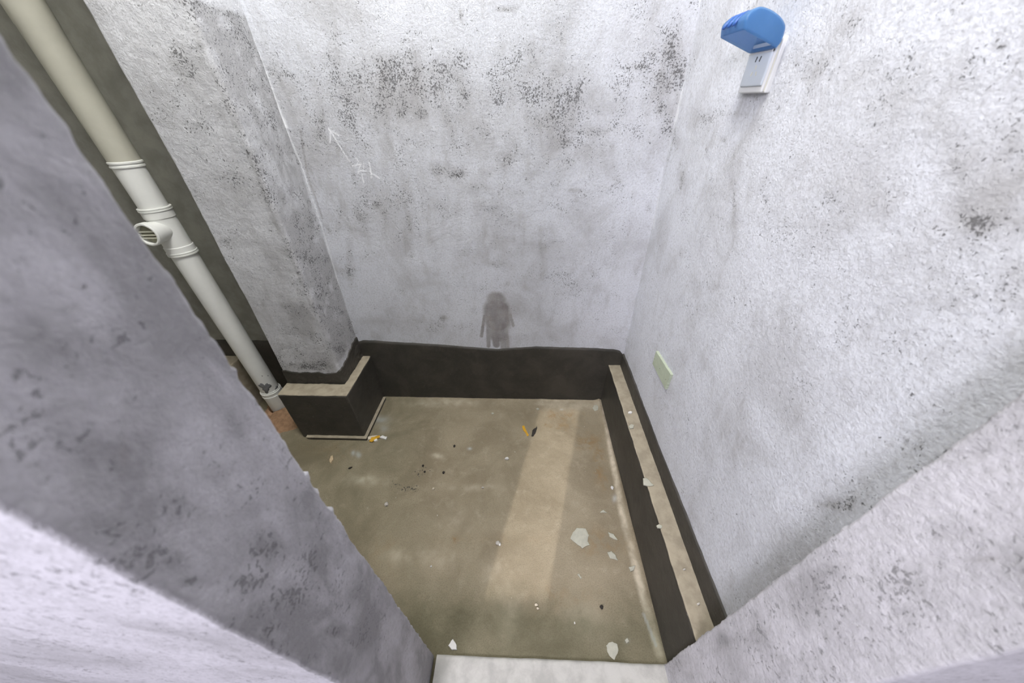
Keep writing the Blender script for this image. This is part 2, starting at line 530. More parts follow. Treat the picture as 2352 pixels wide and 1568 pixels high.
blobs += [(0, 1000, 225, 300, 90, .42), (0, 1280, 270, 160, 90, .38), (0, 780, 220, 110, 90, .45), (0, 900, 420, 160, 60, .25), (0, 1525, 200, 55, 140, .5), (0, 1150, 110, 300, 60, .22), (0, 760, 480, 60, 200, .3)]
blobs = [(c_, x_, y_, a_*1.35, b_*1.35, t_) if c_ == 0 else (c_, x_, y_, a_, b_, t_) for c_, x_, y_, a_, b_, t_ in blobs]
att = stain_field(P, 1, YB, blobs, strokes, 21.0)
d = fbm(P, 3.2, 3)*.0035+fbm(P, 40, 3)*.0008-att[..., 0]*np.abs(fbm(P, 130, 2))*.0012+np.minimum(att[..., 2], 1)*.0012
P[..., 1] -= d
wall_back = link('wall_back', sheet_mesh('wall_back', P, attr=att), M_wall)
struct(wall_back, 'mould speckled white plaster back wall with a brown wet stain and scratched marks', 'wall')

# dark bare cement back of the alcove, with left side wall
ux = np.arange(-1.56, -.84, .012)
uz = np.arange(0, 2.31, .012)
X, Z = np.meshgrid(ux, uz)
P = np.stack([X, YB-.001-fbm(np.stack([X, X*0, Z], -1), 6, 3)*.002, Z], -1)
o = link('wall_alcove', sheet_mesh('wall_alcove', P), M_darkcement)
struct(o, 'dark bare cement wall in the narrow recess behind the drain pipe', 'wall')
uy = np.arange(.18, 1.15, .015)
Y, Z = np.meshgrid(uy, uz)
P = np.stack([-1.5+fbm(np.stack([Y*0, Y, Z], -1), 6, 3)*.003, Y, Z], -1)
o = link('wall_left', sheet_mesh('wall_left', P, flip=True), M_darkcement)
struct(o, 'dark cement left side wall of the washroom', 'wall')

# ------------------------------------------------------------------ right wall
uy = np.concatenate([np.arange(.10, .24, .01), np.arange(.24, 1.15, .0032)])
uz = np.concatenate([np.arange(0, .3, .02), np.arange(.3, 1.75, .0032), np.arange(1.75, 2.31, .03)])
Y, Z = np.meshgrid(uy, uz)
P = np.stack([xr_at(Z), Y, Z], -1)
XW = 0.437
blobs = [(0, 2270, 520, 90, 34, 1.0), (0, 2210, 400, 40, 60, .8), (0, 2180, 300, 40, 30, .6), (0, 2320, 108, 16, 7, 1.4), (0, 1990, 170, 80, 45, .55), (0, 1860, 170, 50, 40, .45), (0, 1930, 60, 60, 30, .5),
         (0, 1690, 450, 5, 60, .6), (0, 1570, 400, 8, 34, .9), (0, 1640, 270, 30, 20, .7), (0, 1670, 320, 10, 8, .9), (0, 1900, 1160, 44, 8, 1.1), (0, 1950, 1165, 30, 12, 1.0), (0, 1725, 1290, 6, 5, 1.2), (0, 1830, 960, 14, 30, .6),
         (0, 1680, 1080, 8, 40, .45), (0, 1630, 340, 3, 8, 1.1), (0, 1690, 260, 30, 10, .7), (0, 2060, 240, 60, 40, .45), (0, 1760, 460, 50, 60, .35), (0, 1780, 300, 60, 30, .4), (0, 2330, 640, 60, 60, .5), (0, 2230, 180, 60, 50, .45),
         (0, 1590, 100, 5, 50, .7), (0, 1560, 330, 10, 20, .6), (0, 1940, 480, 50, 50, .3),
         (1, 2260, 520, 140, 70, .7), (1, 2200, 360, 90, 90, .45), (1, 1990, 480, 80, 70, .35), (1, 1960, 170, 150, 60, .3), (1, 1640, 300, 50, 40, .5), (1, 1690, 500, 14, 90, .4), (1, 1580, 400, 14, 50, .6), (1, 1820, 960, 50, 60, .3),
         (1, 1690, 1040, 40, 90, .25), (1, 1900, 1160, 90, 24, .5), (1, 2050, 650, 200, 90, .15), (1, 1650, 640, 20, 90, .2), (1, 2200, 800, 140, 60, .2)]
strokes = [(1, 7, .4, [(2340, 938), (2200, 1030), (2030, 1145), (1920, 1225)]), (0, 4, .6, [(2340, 938), (2250, 1000), (2150, 1065)]), (0, 4, .6, [(2040, 1140), (1990, 1172), (1930, 1215)]), (1, 4, .25, [(1900, 1235), (1800, 1305), (1700, 1380)]),
           (2, 4, .5, [(1572, 210), (1560, 270)]), (2, 3, .4, [(1556, 280), (1530, 370), (1500, 520)]), (0, 2, .9, [(1558, 300), (1545, 350), (1530, 400)])]
att = stain_field(P, 0, XW, blobs, strokes, 40.0)
d = fbm(P, 3.0, 3, 5)*.004+fbm(P, 40, 3, 5)*.0008-att[..., 0]*np.abs(fbm(P, 110, 2))*.001
P[..., 0] -= d
wall_right = link('wall_right', sheet_mesh('wall_right', P, attr=att), M_wall)
struct(wall_right, 'white plaster right wall with smeared grey mould and the blue covered socket', 'wall')

# ------------------------------------------------------------------ column
def col_profile(z, grow=0.0, n=64):
    """outline of the column at height z: left side, front, right side, back to the wall"""
    l, r = float(xcl(z))-grow, float(xcr(z))+grow
    f = YCF-grow
    pts = []
    for k in range(10): pts.append((l, YB+.01+(f+.006-YB-.01)*k/9))
    for k in range(n+1): pts.append((l+.006+(r-.018-l)*k/n, f))
    for k in range(1, 9):
        a = math.pi/2*k/8
        pts.append((r-.012+.012*math.sin(a), f+.012-.012*math.cos(a)))
    for k in range(1, n+1): pts.append((r, f+.012+(YB+.012-f-.012)*k/n))
    return pts


zs = np.concatenate([np.arange(0, .26, .03), np.arange(.26, 1.5, .0036), np.arange(1.5, 2.31, .04)])
P = np.array([[(x, y, z) for x, y in col_profile(z)] for z in zs])
cb = [(0, 640, 810, 60, 40, .6), (0, 750, 800, 50, 40, .8), (0, 720, 840, 60, 14, 1.2), (0, 430, 160, 40, 60, .8), (0, 400, 250, 40, 50, .6), (0, 480, 300, 60, 60, .5), (0, 560, 430, 40, 60, .6),
      (0, 600, 340, 30, 40, .8), (0, 520, 170, 30, 40, .6), (0, 690, 720, 30, 40, .7), (0, 230, 20, 30, 20, .8), (0, 540, 560, 30, 20, .6),
      (1, 640, 560, 50, 180, .45), (1, 480, 160, 50, 120, .4), (1, 700, 750, 60, 60, .5), (1, 560, 300, 30, 120, .35), (1, 640, 700, 60, 60, .4), (1, 330, 150, 40, 100, .25)]
att = stain_field(P, 1, YCF, cb, [(1, 9, .9, [(428, 8), (520, 229), (620, 470), (700, 660), (772, 832)]), (0, 9, .7, [(428, 8), (520, 229), (620, 470), (700, 660), (772, 832)])], 61.0)  # last strokes darken the arris colour to dull its lit edge
nx = fbm(P, 5, 3, 3)*.003+fbm(P, 45, 3, 3)*.0012
P[..., 1] -= nx
P[..., 0] += fbm(P, 5, 3, 33)*.003+fbm(P, 45, 3, 33)*.001
P[..., 1] = np.minimum(P[..., 1], YB+.012)
o = link('wall_column', sheet_mesh('wall_column', P, attr=att), M_column)
struct(o, 'rough white plaster column standing out from the back wall beside the pipe', 'column')

# ------------------------------------------------------------------ front wall with the doorway the camera looks through
def front_part(xj, sgn, xfar, zs, seed, blobs, ystr, greying):
    """sgn -1: wall left of the doorway; +1: right of it"""
    rad = .004
    prof = []      # (x, y, kind)
    for k in range(8): prof.append((xfar+(xj+sgn*rad-xfar)*(k/7)**.5, YI, 'i'))
    for k in range(1, 4):
        a = math.pi/2*k/4
        prof.append((xj+sgn*rad-sgn*rad*math.sin(a), YI-rad+rad*math.cos(a), 'a'))
    m = 70
    for k in range(m+1): prof.append((xj, YI-rad+(YO+rad-YI+rad)*k/m, 'j'))
    for k in range(1, 4):
        a = math.pi/2*k/4
        prof.append((xj+sgn*rad-sgn*rad*math.cos(a), YO+rad-rad*math.sin(a), 'a'))
    for k in range(60): prof.append((xj+sgn*rad+(xfar-xj-sgn*rad)*(k/59)**1.8, YO, 'o'))
    kinds = np.array([p[2] for p in prof])
    base = np.array([(p[0], p[1]) for p in prof])
    P = np.zeros((len(zs), len(prof), 3))
    P[..., 0] = base[None, :, 0]
    P[..., 1] = base[None, :, 1]
    P[..., 2] = zs[:, None]
    yi = YI-P[..., 1]
    # chipped inner arris
    edge = np.exp(-np.abs(P[..., 1]-YI)/.006)*(np.abs(P[..., 0]-xj) < .02)
    Q = np.stack([np.zeros_like(P[..., 0])+xj, np.zeros_like(P[..., 0]), P[..., 2]], -1)
    chip = fbm(Q, 22, 2, seed)*.0016+fbm(Q, 110, 3, seed)*.0022+np.maximum(fbm(Q, 70, 2, seed+4)-.4, 0)*.008
    P[..., 1] += edge*chip
    j = fbm(P, 8, 3, seed)*.0014+fbm(P, 55, 3, seed+1)*.0007
    inj = np.isin(kinds, ['j', 'a'])[None, :]
    P[..., 0] -= sgn*j*inj
    ino = np.isin(kinds, ['o', 'a'])[None, :]
    P[..., 1] -= (fbm(P, 7, 3, seed+8)*.003+fbm(P, 60, 3, seed+2)*.0007)*ino
    att = stain_field(P, 0, xj, blobs, ystr, seed)
    att[..., 1] = np.maximum(att[..., 1], greying*(.8+.5*fbm(P, 6, 4, seed+31)))  # broad uneven grey over the jamb, heavier left of the doorway
    att *= np.isin(kinds, ['j', 'a', 'i'])[None, :, None]
    return P, att, kinds


zs = np.concatenate([np.arange(0, 1.28, .0026), np.arange(1.28, 2.0, .02)])
lb = [(0, 610, 1260, 60, 40, .8), (0, 560, 1330, 60, 30, .9), (0, 650, 1360, 60, 40, .7), (0, 775, 1450, 20, 14, 1.2), (0, 490, 1090, 60, 30, .6), (0, 420, 1180, 70, 40, .6), (0, 700, 1280, 30, 40, .7), (0, 860, 1420, 40, 60, .6),
      (0, 350, 620, 50, 60, .7), (0, 180, 710, 20, 10, .9), (0, 90, 1070, 30, 8, 1.0), (0, 400, 1290, 60, 30, .7), (0, 240, 1220, 90, 30, .6), (0, 440, 1330, 30, 14, 1.0), (0, 580, 1150, 50, 30, .5), (0, 720, 1180, 30, 40, .4), (0, 250, 430, 60, 60, .5),
      (1, 540, 1340, 220, 60, .5), (1, 200, 900, 180, 120, .5), (1, 330, 640, 90, 90, .5), (1, 60, 420, 70, 120, .5), (1, 260, 1220, 220, 60, .5), (1, 840, 1430, 80, 80, .35), (1, 120, 620, 100, 60, .3), (1, 430, 760, 60, 60, .35),
      (3, 285, 1040, 12, 40, .22)]
P, att, kinds = front_part(XJL, -1, -1.58, zs, 77.0, lb, [], .8)
PL, AL = P, att
rb = [(0, 1900, 1330, 60, 30, .5), (0, 2060, 1350, 80, 30, .4), (0, 1700, 1480, 50, 30, .4), (0, 2180, 1230, 60, 30, .5), (0, 1560, 1520, 20, 30, .5), (0, 1850, 1400, 80, 30, .35), (0, 2250, 1300, 60, 30, .5),
      (1, 1900, 1330, 140, 60, .4), (1, 2200, 1250, 140, 60, .3), (1, 1700, 1470, 100, 40, .3), (3, 2270, 1300, 40, 8, .25)]
PR, AR, kr = front_part(XJR, 1, 1.6, zs, 99.0, rb, [], .15)
PR[..., 1] += np.where(np.isin(kr, ['o', 'a', 'j'])[None, :], .008*np.clip((YI-PR[..., 1])/(YI-YO), 0, 1), 0)
wl = sheet_mesh('wall_front_left', PL, flip=True, attr=AL)
wr = sheet_mesh('wall_front_right', PR, attr=AR)
bm = bmesh.new()
bm.from_mesh(wl)
bm.from_mesh(wr)
me = bpy.data.meshes.new('wall_front')
# lintel above the doorway
lay = bm.verts.layers.float_color.get('stain')
box_bm((-1.58, YO, 1.98), (1.6, YI, 2.3), bm=bm)
for f in bm.faces: f.smooth = True
bm.to_mesh(me)
bm.free()
o = link('wall_front', me, M_front)
struct(o, 'pale plaster front wall whose chipped doorway edges frame the view', 'wall')

# door sill between the jambs
sx = np.linspace(XJL+.010, XJR+.004, 120)
prof = [(YO-.012, -.03), (YO-.012, .008), (YO-.008, .012)]+[(YO+(YI-YO-.004)*k/30, .013) for k in range(31)]+[(YI+.001, .010), (YI+.002, -.03)]
P = np.array([[(x, y, z) for x in sx] for y, z in prof])
P[..., 2] += (fbm(P, 12, 3)*.001)*(P[..., 2] > 0)
P[..., 1] += fbm(P, 18, 3, 4)*.002*(P[..., 1] > .15)
o = link('trim_1', sheet_mesh('trim_1', P), M_sill)
struct(o, 'pale stone sill across the bottom of the doorway', 'sill')

# ------------------------------------------------------------------ black coated ledge along the right wall
ZL = 0.2292
yy = np.linspace(YI-.0, YB+.005, 220)
XL0 = up(1385, 914, 2, 0.0)[0]


def ledge_x(y): return 0.3935-0.0005*(y-.2)


prof = [(.000, -.01), (.000, .004)]+[(.0, .004+.218*k/40) for k in range(1, 41)]+[(.001, ZL-.003), (.004, ZL), (.075, ZL)]
P = np.array([[(ledge_x(y)+dx, y, z) for y in yy] for dx, z in prof])
P[..., 0] += fbm(P, 14, 3, 9)*.0016*(np.arange(len(prof)) < len(prof)-2)[:, None]
o = link('trim_2', sheet_mesh('trim_2', P, flip=True), M_black)
struct(o, 'low ledge along the foot of the right wall with black coated side', 'ledge')
trim_right = o


def screed_strip(name, quad_fn, n, m, mat, parent, th=.003, rag=.0025, seed=1.0):
    """thin dusty mortar slab with ragged edges; quad_fn(s,t) -> point, s along, t across"""
    S, T = np.meshgrid(np.linspace(0, 1, n), np.linspace(0, 1, m))
    P = np.array([[quad_fn(s, t) for s, t in zip(sr, tr)] for sr, tr in zip(S, T)])
    dirv = P[-1]-P[0]
    dirv /= np.linalg.norm(dirv, axis=-1, keepdims=True)
    r0_ = fbm(P[0], 40, 4, seed)*rag
    r1_ = fbm(P[-1], 40, 4, seed+5)*rag
    w = (T-.5)*2
    P += dirv[None]*(np.where(w < 0, r0_[None]*-w, r1_[None]*w))[..., None]
    P[..., 2] += fbm(P, 60, 3, seed)*.0008
    low0 = P[:1].copy(); low0[..., 2] -= th
    low1 = P[-1:].copy(); low1[..., 2] -= th
    P = np.concatenate([low0, P, low1])
    o = link(name, sheet_mesh(name, P), mat, parent)
    return o


yA, yB_ = YI+.002, YB-.006
o = screed_strip('ledge_top', lambda s, t: (ledge_x(yA+(yB_-yA)*s)+.001+t*(.4475-.394), yA+(yB_-yA)*s, ZL+.003), 240, 14, M_tan, trim_right, seed=3.0)
o['label'] = 'dusty tan mortar top of the ledge'

# ------------------------------------------------------------------ black coated bands on the walls
def band(name, pts_low, pts_top, th, label, nz=24, rag=.002, seed=0.0, normal=(0, -1, 0)):
    lo = np.array(pts_low, float)
    hi = np.array(pts_top, float)
    Q = hi.copy()
    hi[:, 2] += fbm(Q, 30, 4, seed)*rag
    t = np.linspace(0, 1, nz)[:, None, None]
    P = lo[None]*(1-t)+hi[None]*t
    nrm = np.array(normal, float)
    off = th+fbm(P, 20, 3, seed+3)*.0014+fbm(P, 90, 2, seed+5)*.0006
    off = off*np.clip((1-t[..., 0])*nz*.7, 0, 1)
    off[-1] = -.004
    P = P+nrm*off[..., None]
    o = link(name, sheet_mesh(name, P, flip=True), M_black)
    struct(o, label, 'baseboard')
    return o


tops = [(812, 786), (822, 783), (834, 780), (860, 780), (900, 784), (960, 787), (1040, 792), (1100, 797), (1140, 800), (1180, 797), (1230, 794), (1300, 796), (1360, 798), (1410, 801), (1424, 804), (1432, 815)]
tp = np.array([up(x, y, 1, YB) for x, y in tops])
bx = np.linspace(tp[0, 0]-.03, .456, 260)
bz = np.interp(bx, tp[:, 0], tp[:, 2])
band('baseboard_back', [(x, YB, -.006) for x in bx], [(x, YB, z) for x, z in zip(bx, bz)], .007, 'black waterproof band with a wavy top edge on the back wall', 60, .0012, 5.0)
tr_ = [(1434, 818), (1440, 832), (1465, 895), (1529, 1060), (1600, 1238), (1664, 1400)]
tp = np.array([up(x, y, 0, .4475) for x, y in tr_])
by = np.linspace(YI, YB-.001, 260)
bz = np.interp(by, tp[::-1, 1], tp[::-1, 2])
band('baseboard_right', [(.4505, y, ZL-.01) for y in by[::-1]], [(xr_at(z)+.0, y, z) for y, z in zip(by[::-1], bz[::-1])], .006, 'black waterproof band above the ledge on the right wall', 30, .003, 9.0, (-1, 0, 0))
bx = np.linspace(-1.5, -.90, 60)
bz = .352+fbm(np.stack([bx, bx*0, bx*0], -1), 12, 3, 8)*.004
band('baseboard_alcove', [(x, YB-.002, -.006) for x in bx], [(x, YB-.002, z) for x, z in zip(bx, bz)], .008, 'black waterproof band at the foot of the dark recess', 20, .004, 12.0)
# band wrapped round the column above its plinth
zb = np.linspace(.25, .36, 40)
base = np.array(col_profile(.30, .003))
P = np.zeros((40, len(base), 3))
isfront = np.arange(len(base)) < 10+66
for i, z in enumerate(zb):
    pr = np.array(col_profile(z, .0045))
    P[i, :, :2] = pr
u = np.linspace(0, 1, len(base))
xy = base
topz = np.interp(np.arange(len(base)), [0, 10, 40, 72, 84, 110, len(base)-12, len(base)-1], [.335, .335, .322, .326, .335, .352, .372, .366])
topz = topz+fbm(np.stack([xy[:, 0], xy[:, 1], xy[:, 0]*0], -1), 45, 4, 2)*.012
for i in range(40):
    P[i, :, 2] = .255+(topz-.255)*i/39
nz_ = fbm(P, 70, 3, 2)*.0055
cxm = -.845
cen = np.array([cxm, 1.09])
nrm = P[..., :2]-cen
nrm /= np.linalg.norm(nrm, axis=-1, keepdims=True)
fade = np.linspace(1, 0, 40)[:, None]
P[..., :2] += nrm*(nz_*(.3+fade*.7)-.006*(np.arange(40)[:, None] == 39))[..., None]
P[..., 1] = np.minimum(P[..., 1], YB+.01)
o = link('baseboard_column', sheet_mesh('baseboard_column', P), M_black)
struct(o, 'lumpy black waterproof band round the foot of the column above its plinth', 'baseboard')

# ------------------------------------------------------------------ plinth round the column foot
ZP = .264
XPR, YPF, XPL = -.694, .878, -.977
bm = bmesh.new()
box_bm((XPL, YPF, -.01), (XPR, YB+.003, ZP), .006, 2, bm)
bmesh.ops.subdivide_edges(bm, edges=[e_ for e_ in bm.edges if e_.calc_length() > .05], cuts=26, use_grid_fill=True)
vs = np.array([v.co[:] for v in bm.verts])
dn = np.stack([fbm(vs, 22, 3, k*9) for k in range(3)], -1)*.0022
for v, d_ in zip(bm.verts, dn): v.co += Vector(d_)
me = bm_mesh('trim_3', bm)
o = link('trim_3', me, M_black)
struct(o, 'black coated plinth block round the foot of the column', 'plinth')
plinth = o


def lshape(s, t, xo, yo, xi, yi, xs, ye, z):
    """L path: outer corner (xo,yo), inner corner (xi,yi); from (xs, .) round the corner to ye"""
    l1 = abs(xo-xs); l2 = abs(ye-yo)
    k = s*(l1+l2)
    if k < l1:
        f = k/l1
        return (xs+(xo-xs)*f+(xi-xo)*f*t, yo+(yi-yo)*t, z)
    f = (k-l1)/l2
    ya = yo+(yi-yo)*t
    return (xo+(xi-xo)*t, ya+(ye-ya)*f, z)


o = screed_strip('plinth_top', lambda s, t: lshape(s, t, XPR-.001, YPF+.001, -.731, .945, XPL+.001, YB-.006, ZP+.003), 160, 12, M_tan, plinth, seed=8.0, rag=.004)
o['label'] = 'dusty tan mortar on top of the plinth'
# projecting toe at the bottom of the plinth
bm = bmesh.new()
box_bm((XPL+.035, YPF-.012, -.003), (XPR+.012, YPF+.01, .013), .002, 1, bm)
box_bm((XPR-.01, YPF-.0121, -.0032), (XPR+.0121, YB-.02, .0128), .002, 1, bm)
o = link('toe', bm_mesh('toe', bm), M_black, plinth)
o = screed_strip('toe_top', lambda s, t: lshape(s, t, XPR+.013, YPF-.013, XPR-.001, YPF+.001, XPL+.025, YB-.02, .0155), 120, 6, M_tan, plinth, seed=14.0, rag=.002)
o['label'] = 'thin tan mortar lip at the foot of the plinth'

# ledge along the left side wall, mostly hidden by the doorway jamb
bm = box_bm((-1.51, .20, -.01), (-1.30, YB-.004, .262), .008, 2)
o = link('trim_4', bm_mesh('trim_4', bm), M_tan)
struct(o, 'mortar ledge in the corner to the left of the drain pipe', 'ledge')

# ------------------------------------------------------------------ hall behind the camera, with an added slit shaping the sun into a strip
HY, HX = -1.25, 1.58
e = 0.42
def slit(xf, yf):
    k = yf-HY
    return xf-.262*k
wx0, wx1 = slit(-.110, .321), slit(.083, .316)
wz0 = e*(.318-HY)
wz1 = .02+e*(YB-HY)
wx0 -= .026
bm = bmesh.new()
HT = .10
for lo, hi in (((-HX, HY-HT, 0), (wx0, HY, 2.5)), ((wx1, HY-HT, 0), (HX, HY, 2.5)), ((wx0, HY-HT, 0), (wx1, HY, wz0)), ((wx0, HY-HT, wz1), (wx1, HY, 2.5))):
    box_bm(lo, hi, bm=bm)
# slanted reveal is left out: sill and head are cut square on the outer side
o = link('wall_hall_rear', bm_mesh('wall_hall_rear', bm), M_hall)
struct(o, 'plain hall wall behind the viewer with a slit added for the sun strip', 'wall')
for nme, lo, hi in (('wall_hall_left', (-HX-.1, HY-HT, 0), (-HX, YI, 2.5)), ('wall_hall_right', (HX, HY-HT, 0), (HX+.1, YI, 2.5))):
    o = link(nme, bm_mesh(nme, box_bm(lo, hi)), M_hall)
    struct(o, 'plain hall side wall', 'wall')
o = link('floor_hall', bm_mesh('floor_hall', box_bm((-HX-.1, HY-HT, -.1), (HX+.1, YO-.012, -.004))), M_sill)
struct(o, 'pale hall floor outside the doorway', 'floor')
o = link('ceiling', bm_mesh('ceiling', box_bm((-1.7, HY-HT, ZC+.2), (1.7, YB+.1, ZC+.3))), M_ceiling)
struct(o, 'plain ceiling', 'ceiling')
bm = bmesh.new()
for lo, hi in (((-1.62, YB+.03, -.1), (.62, YB+.13, 2.5)), ((.52, YI, -.1), (.62, YB+.1, 2.5)), ((-1.66, YI, -.1), (-1.56, YB+.1, 2.5)), ((-1.62, .14, -.2), (.62, YB+.1, -.02)), ((-1.62, YO, 2.28), (1.6, YI, 2.5))):
    box_bm(lo, hi, bm=bm)
o = link('wall_shell', bm_mesh('wall_shell', bm), M_darkcement)
struct(o, 'masonry behind the plaster of the washroom', 'wall')

# ------------------------------------------------------------------ drain pipe in the recess
PX, PY, PR_ = -1.159, 1.030, .0362
pipe = empty('drain_pipe', (PX, PY, 0))
tag(pipe, 'white plastic drain pipe standing in the dark recess left of the column', 'pipe')


def zel(el): return H+1.55*math.tan(math.radians(el))


def lath(name, prof, mat, parent=pipe, **kw):
    return link(name, lathe_mesh(name, prof, **kw), mat, parent)


zt0, zt1 = zel(-14.5), zel(-9.6)
zc = zel(-5.05)
zbm = zel(-34.4)
lath('pipe_length', [(PR_, zbm-.02), (PR_, zt0+.02)], M_pvc)
lath('pipe_length.001', [(PR_, zt1-.02), (PR_, zc+.004)], M_pvc)
lath('pipe_length.002', [(PR_+.0003, zc), (PR_+.0003, 1.352), (PR_+.0012, 1.354), (PR_+.0012, 2.45)], M_pvcshade)['label'] = 'upper pipe length, cream with shade in its colour'


def collar(z0, z1, lips, r=PR_+.003):
    pr = [(PR_, z0-.0005), (r, z0)]
    for zl_ in sorted(lips):
        pr += [(r, zl_-.003), (r+.0022, zl_-.002), (r+.0022, zl_+.002), (r, zl_+.003)]
    return pr+[(r, z1), (PR_, z1+.001)]


lath('coupling', collar(zc-.008, zc+.008, [zc-.005, zc+.005], PR_+.0008), M_pvc)
tee = lath('tee_fitting', [(PR_, zt0-.0065), (PR_+.0055, zt0-.006), (PR_+.0055, zt0-.002), (PR_+.0035, zt0-.001), (PR_+.0055, zt0+.001), (PR_+.0055, zt0+.004), (PR_+.0035, zt0+.005),
                           (PR_+.0035, zt0+.022), (PR_+.0012, zt0+.024), (PR_+.0012, zt1-.026), (PR_+.0035, zt1-.024), (PR_+.0035, zt1-.004), (PR_+.0055, zt1-.003), (PR_+.0055, zt1), (PR_+.0038, zt1+.001), (PR_+.0055, zt1+.003), (PR_+.0055, zt1+.006), (PR_, zt1+.007)], M_pvc)
bd = Vector((.05, -1.0, .05)).normalized()
zm = zel(-12.0)+.006
BR = .031
lath('branch', [(BR-.001, .0), (BR, .02), (BR, .056), (BR+.0035, .058), (BR+.0035, .074), (BR+.001, .076), (BR-.003, .076), (BR-.004, .060), (.002, .059)], M_pvc, tee, axis=bd, org=(0, 0, zm))
plug = lath('cleanout_plug', [(BR-.004, .058), (BR-.005, .063), (BR-.008, .064), (.001, .0635)], M_plugdark, tee, axis=bd, org=(0, 0, zm), cap1=True)
plug['label'] = 'ivory cleanout plug with raised bars'
bm = bmesh.new()
t1 = bd.orthogonal().normalized()
t1 = Vector((0, 0, 1)).cross(bd).normalized()
t2 = bd.cross(t1)
for kk, off in enumerate((-.011, -.002, .008)):
    c0 = Vector((0, 0, zm))+bd*.0675+t2*off
    L = math.sqrt((BR-.007)**2-off*off)
    r_ = bmesh.ops.create_cube(bm, size=1.0)
    for v in r_['verts']:
        v.co = c0+t1*(v.co.x*2*L)+t2*(v.co.y*.0032)+bd*(v.co.z*.008)
o = link('grip_bar', bm_mesh('grip_bar', bm), M_plug, tee)
# base socket and shoe
lath('base_socket', [(PR_, zbm+.012), (PR_+.003, zbm+.011), (PR_+.003, zbm+.006), (PR_+.0055, zbm+.005), (PR_+.0055, zbm-.001), (PR_+.004, zbm-.003), (PR_+.004, zbm-.012), (PR_+.006, zbm-.014), (PR_+.006, zbm-.02), (PR_+.003, zbm-.04),
                     (PR_+.003, .03), (PR_-.003, -.01)], M_pvc)
# torn grey cement smears low on the pipe
def smear(az0, az1, z0, z1, seed):
    n, m = 26, 26
    bm = bmesh.new()
    cen_a, cen_z = (az0+az1)/2, (z0+z1)/2
    ring = []
    for k in range(40):
        a = 2*math.pi*k/40
        rr = 1+.28*math.sin(3*a+seed)+.16*math.sin(7*a+2*seed)+random.uniform(-.08, .08)
        ring.append((cen_a+(az1-az0)/2*rr*math.cos(a), cen_z+(z1-z0)/2*rr*math.sin(a)))
    prev = None
    for fr in (0, .5, .96, 1.0):
        row = []
        for (a, z) in ring:
            aa, zz = cen_a+(a-cen_a)*fr, cen_z+(z-cen_z)*fr
            rr = PR_+(.0012 if fr < .99 else -.0005)
            row.append(bm.verts.new((math.cos(aa)*rr, math.sin(aa)*rr, zz)))
        if prev:
            for k in range(40):
                bm.faces.new((prev[k], prev[(k+1) % 40], row[(k+1) % 40], row[k]))
        prev = row
    bmesh.ops.remove_doubles(bm, verts=bm.verts, dist=1e-5)
    o = link('cement_smear', bm_mesh('cement_smear', bm, True), M_film, pipe)
    o['label'] = 'torn grey smear low on the pipe'
    return o


camdir = math.atan2(-PY, -PX)      # azimuth on the pipe that faces the viewer
smear(camdir-.85, camdir+.15, .158, .212, 1.0)
smear(camdir+.45, camdir+.95, .150, .163, 4.0)
smear(camdir-.02, camdir+.06, .246, .251, 2.0)
smear(camdir+.5, camdir+.58, .232, .237, 3.0)

# heap of orange sand and broken mortar at the pipe foot
S, T = np.meshgrid(np.linspace(0, 2*math.pi, 72, endpoint=False), np.linspace(0, 1, 26))
ro_ = .088+.082*np.clip(np.cos(S+.75), 0, 1)+.010*np.sin(3*S+.6)+.007*np.sin(7*S)
rr_ = .0475+(ro_-.0475)*T
P = np.stack([PX+np.cos(S)*rr_, PY+np.sin(S)*rr_, S*0], -1)
P[..., 2] = .046*(1-T**1.5)+fbm(P, 30, 4, 6)*.014*(1-T)**.5+fbm(P, 90, 3, 7)*.004*(1-T**3)-.002
P = np.concatenate([P[:1]*np.array([1, 1, 0])-np.array([0, 0, .003]), P])
o = link('sand_heap', sheet_mesh('sand_heap', P, flip=True, close_u=True), M_sand)
tag(o, 'small heap of orange brown sand round the foot of the drain pipe', 'sand')

# ------------------------------------------------------------------ wall socket with raised blue splash cover
SY0, SY1, SZ0, SZ1 = .732, .812, 1.206, 1.280
sx_w = xr_at(1.25)
sock = empty('wall_socket', (sx_w, (SY0+SY1)/2, SZ0))
tag(sock, 'white wall socket under a raised translucent blue splash cover on the right wall', 'socket')
ox, oy, oz = sock.location
def sbox(name, x0, x1, y0, y1, z0, z1, mat, bev=.002, parent=sock, seg=3):
    bm = box_bm((sx_w-x1-ox, y0-oy, z0-oz), (sx_w-x0-ox, y1-oy, z1-oz), bev, seg)
    return link(name, sharp(bm_mesh(name, bm, True)), mat, parent)
sbox('back_plate', -.004, .007, SY0, SY1, SZ0, SZ1, M_sock, .002)
sbox('cover_frame', .0085, .0135, SY0+.002, SY1-.002, SZ0+.001, SZ1, M_sock, .002)
sbox('gasket', .006, .009, SY0+.003, SY1-.003, SZ0+.002, SZ1-.002, M_plug, .0005)
fp = sbox('front_panel', .012, .0165, SY0+.004, SY1-.006, SZ0+.010, SZ1-.004, M_sockface, .003)
fp['label'] = 'glossy socket face with a blue reflection in its colour'
for (yy_, zz_, w_, h_, ang) in ((.776, 1.254, .0022, .0075, .3), (.764, 1.254, .0022, .0075, .3), (.776, 1.234, .002, .006, .5), (.762, 1.234, .002, .006, -.5), (.769, 1.243, .002, .006, 0)):
    bm = bmesh.new()
    bmesh.ops.create_cube(bm, size=1.0)
    for v in bm.verts:
        a, c_ = v.co.y*w_, v.co.z*h_
        v.co = (sx_w-.0166+v.co.x*.0008-ox, yy_-oy+a*math.cos(ang)-c_*math.sin(ang), zz_-oz+a*math.sin(ang)+c_*math.cos(ang))
    link('slot', bm_mesh('slot', bm), M_slot if zz_ > 1.25 else M_plug, fp)
